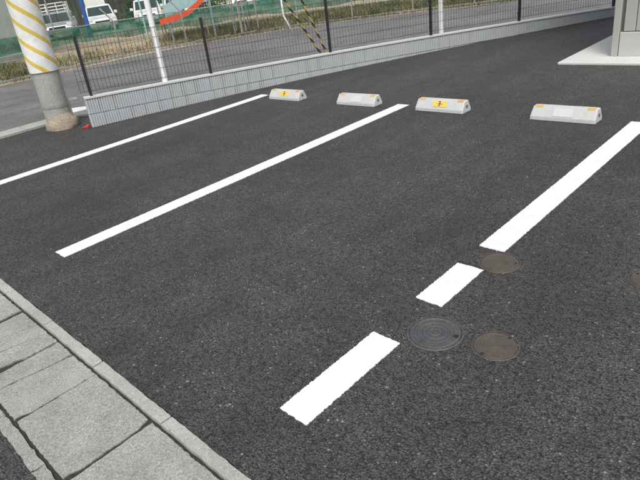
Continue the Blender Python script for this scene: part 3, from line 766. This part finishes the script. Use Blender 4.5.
car(-32.64, 25.92, yz(25.92), math.radians(52), 'car_white', 'pale car seen through netting above the second black fence post', 'sedan')

# ------------------------------------------------------------------ buildings, signs and trees behind the yard
def at_box(mb, a, b): mb.box(a, b)
pw = tag(empty('pale_building', (-20.9, 4.6, rz(0, 4)), (0, 0, math.radians(4))), 'pale rendered building behind the utility pole at the left edge', 'building')
mb = MB(); mb.box((-8, -9, -.2), (0, 3.0, 5.4)); mb.build('wall', M['pale_wall'], pw)
mb = MB(); mb.box((-8.3, -9.3, 5.4), (.3, 3.3, 5.6)); mb.build('roof', M['roof'], pw)
mb = MB(); mb.box((-8.02, -9.02, -.2), (.03, 3.03, .35)); mb.build('plinth', M['slab'], pw)
for wy in (-7.5, -4.5, -1.5):
    f = MB(); f.box((-.02, wy, 1.7), (.05, wy + 1.5, 2.9)); fo = f.build('window', M['galv'], pw); g2 = MB(); g2.box((.03, wy + .06, 1.76), (.06, wy + 1.44, 2.84)); g2.build('pane', M['glass'], fo)
bw = tag(empty('brown_building', (-46, 22, rz(0, 22)), (0, 0, math.radians(-28))), 'dark brown boarded building behind the parked cars', 'building')
mb = MB(); mb.box((-6, -11, -.2), (0, 3, 4.2)); mb.build('wall', M['brown_wall'], bw)
for k in range(35):
    mb = MB(); mb.box((0.002, -11 + k * .4, 0), (.05, -11 + k * .4 + .34, 4.15)); mb.build('board', M['brown_wall'], bw)
mb = MB(); mb.box((-6.5, -11.5, 4.2), (.6, 3.5, 4.4)); mb.build('roof', M['roof'], bw)
cp = tag(empty('cream_hoarding', (-37.5, 17.9, rz(0, 18)), (0, 0, math.radians(64))), 'cream board standing behind the white car near the blue post', 'board')
mb = MB(); mb.box((-.62, -.03, .85), (.62, .03, 2.3)); mb.build('panel', M['cream'], cp, bevel=.008)
for s in (-.5, .5): mb = MB(); mb.box((s - .04, .03, 0), (s + .04, .10, 2.3)); mb.build('leg', M['galv'], cp)
bp = tag(empty('blue_post', (-28.5, 12.9, rz(0, 12.9) + .15), LEVEL), 'bright blue post standing between the van and the white car', 'post')
mb = MB(); mb.tube([(0, 0, 0), (0, 0, 2.6)], .10, 14); mb.build('shaft', M['blue'], bp)
mb = MB(); mb.lathe([(.16, 0), (.16, .05), (.1, .09)], 14, top=False); mb.build('base', M['galv'], bp)

def tree(x, y, h, cr, n, mat, label, seed):
    rnd = random.Random(seed); z0 = rz(0, y) + .15
    t = tag(empty('tree', (x, y, z0)), label, 'tree', 'trees behind the yard')
    mb = MB(); mb.tube([(0, 0, -.1), (.05, .03, h * .3), (-.04, .05, h * .6), (.02, 0, h * .85)], [.16, .12, .08, .03], 10)
    for k in range(9):
        a = rnd.uniform(0, 2 * PI); zz = h * rnd.uniform(.2, .7); r = cr * rnd.uniform(.5, .85)
        mb.tube([(0, 0, zz), (r * .5 * math.cos(a), r * .5 * math.sin(a), zz + h * .1), (r * math.cos(a), r * math.sin(a), zz + h * .16)], [.05, .035, .012], 6)
    mb.build('trunk', M['bark'], t)
    mb = MB(); clumps = []
    for k in range(26):
        a = rnd.uniform(0, 2 * PI); zz = rnd.uniform(.06, 1); rr = cr * math.sqrt(max(.05, 1 - abs(zz - .5) ** 2 * 2.2)) * rnd.uniform(.3, 1); clumps.append((rr * math.cos(a), rr * math.sin(a), zz * h, cr * rnd.uniform(.25, .45)))
    for k in range(n):
        c = rnd.choice(clumps); d = Vector((rnd.gauss(0, 1), rnd.gauss(0, 1), rnd.gauss(0, .8))).normalized() * c[3] * rnd.uniform(.4, 1.05); p = Vector(c[:3]) + d
        if p.z < .05: continue
        s = rnd.uniform(.06, .13); u = Vector((rnd.gauss(0, 1), rnd.gauss(0, 1), rnd.gauss(0, 1))).normalized(); w = u.orthogonal().normalized()
        mb.add([p - u * s, p + w * s * .5, p + u * s, p - w * s * .5], [(0, 1, 2, 3)])
    mb.build('crown', mat, t, fix=False)
for k, (x, y, h, cr, mt, lb) in enumerate([
    (-39.5, 22.5, 5.0, 2.3, 'leaf', 'dark leafy tree behind the cars, left of the left white pole'),
    (-38.3, 26, 4.6, 2.2, 'leaf', 'dark leafy tree behind the cars, right of the left white pole'),
    (-36.5, 30, 5.2, 2.4, 'leaf2', 'mid green tree behind the netting, above the second black fence post'),
    (-33.5, 34, 4.8, 2.4, 'leaf2', 'mid green tree at the far right end of the yard')]):
    tree(x, y, h, cr, 3600, M[mt], lb, 20 + k)

# ------------------------------------------------------------------ weeds along the verge
mb = MB(); rnd = random.Random(3)
LV = [q for q in resample(E1, .12) if 0 < q[1] < 24]
LN = offset_line(LV, 1.0)
for (a, b) in zip(LV, LN):
    nx, ny = b[0] - a[0], b[1] - a[1]
    dens = mnoise.noise(Vector((a[0] * .45, a[1] * .45, 3.0))) * 1.3 + .62 + (.45 if a[1] > 11.5 else 0)
    for k in range(int(max(.10, dens) * 230)):
        q = rnd.random() ** 1.3; d = .38 + q * (.9 + 1.9 * max(0, min(1, dens - .1))) if rnd.random() < .82 else rnd.uniform(.06, .24)
        x = a[0] + nx * d + rnd.uniform(-.1, .1); y = a[1] + ny * d + rnd.uniform(-.1, .1)
        gh = .26 * max(0, d - .35) / 1.45
        h = rnd.uniform(.05, .26) * (1.15 if dens > .7 else .8) * (.45 if d < .3 else 1); z = rz(x, y) + min(.22, gh) - .02
        an = rnd.uniform(0, 2 * PI); ln = rnd.uniform(.2, 1.3) * h; w = rnd.uniform(.003, .008); ca, sa = math.cos(an), math.sin(an)
        mb.add([(x - sa * w, y + ca * w, z), (x + sa * w, y - ca * w, z), (x + ca * ln * .5 + sa * w, y + sa * ln * .5 - ca * w, z + h * .7), (x + ca * ln, y + sa * ln, z + h), (x + ca * ln * .5 - sa * w, y + sa * ln * .5 + ca * w, z + h * .7)], [(0, 1, 2, 4), (4, 2, 3)])
tag(mb.build('verge_weeds', M['weed'], fix=False), 'rough green weeds growing along the far edge of the street', 'weeds', kind='stuff')
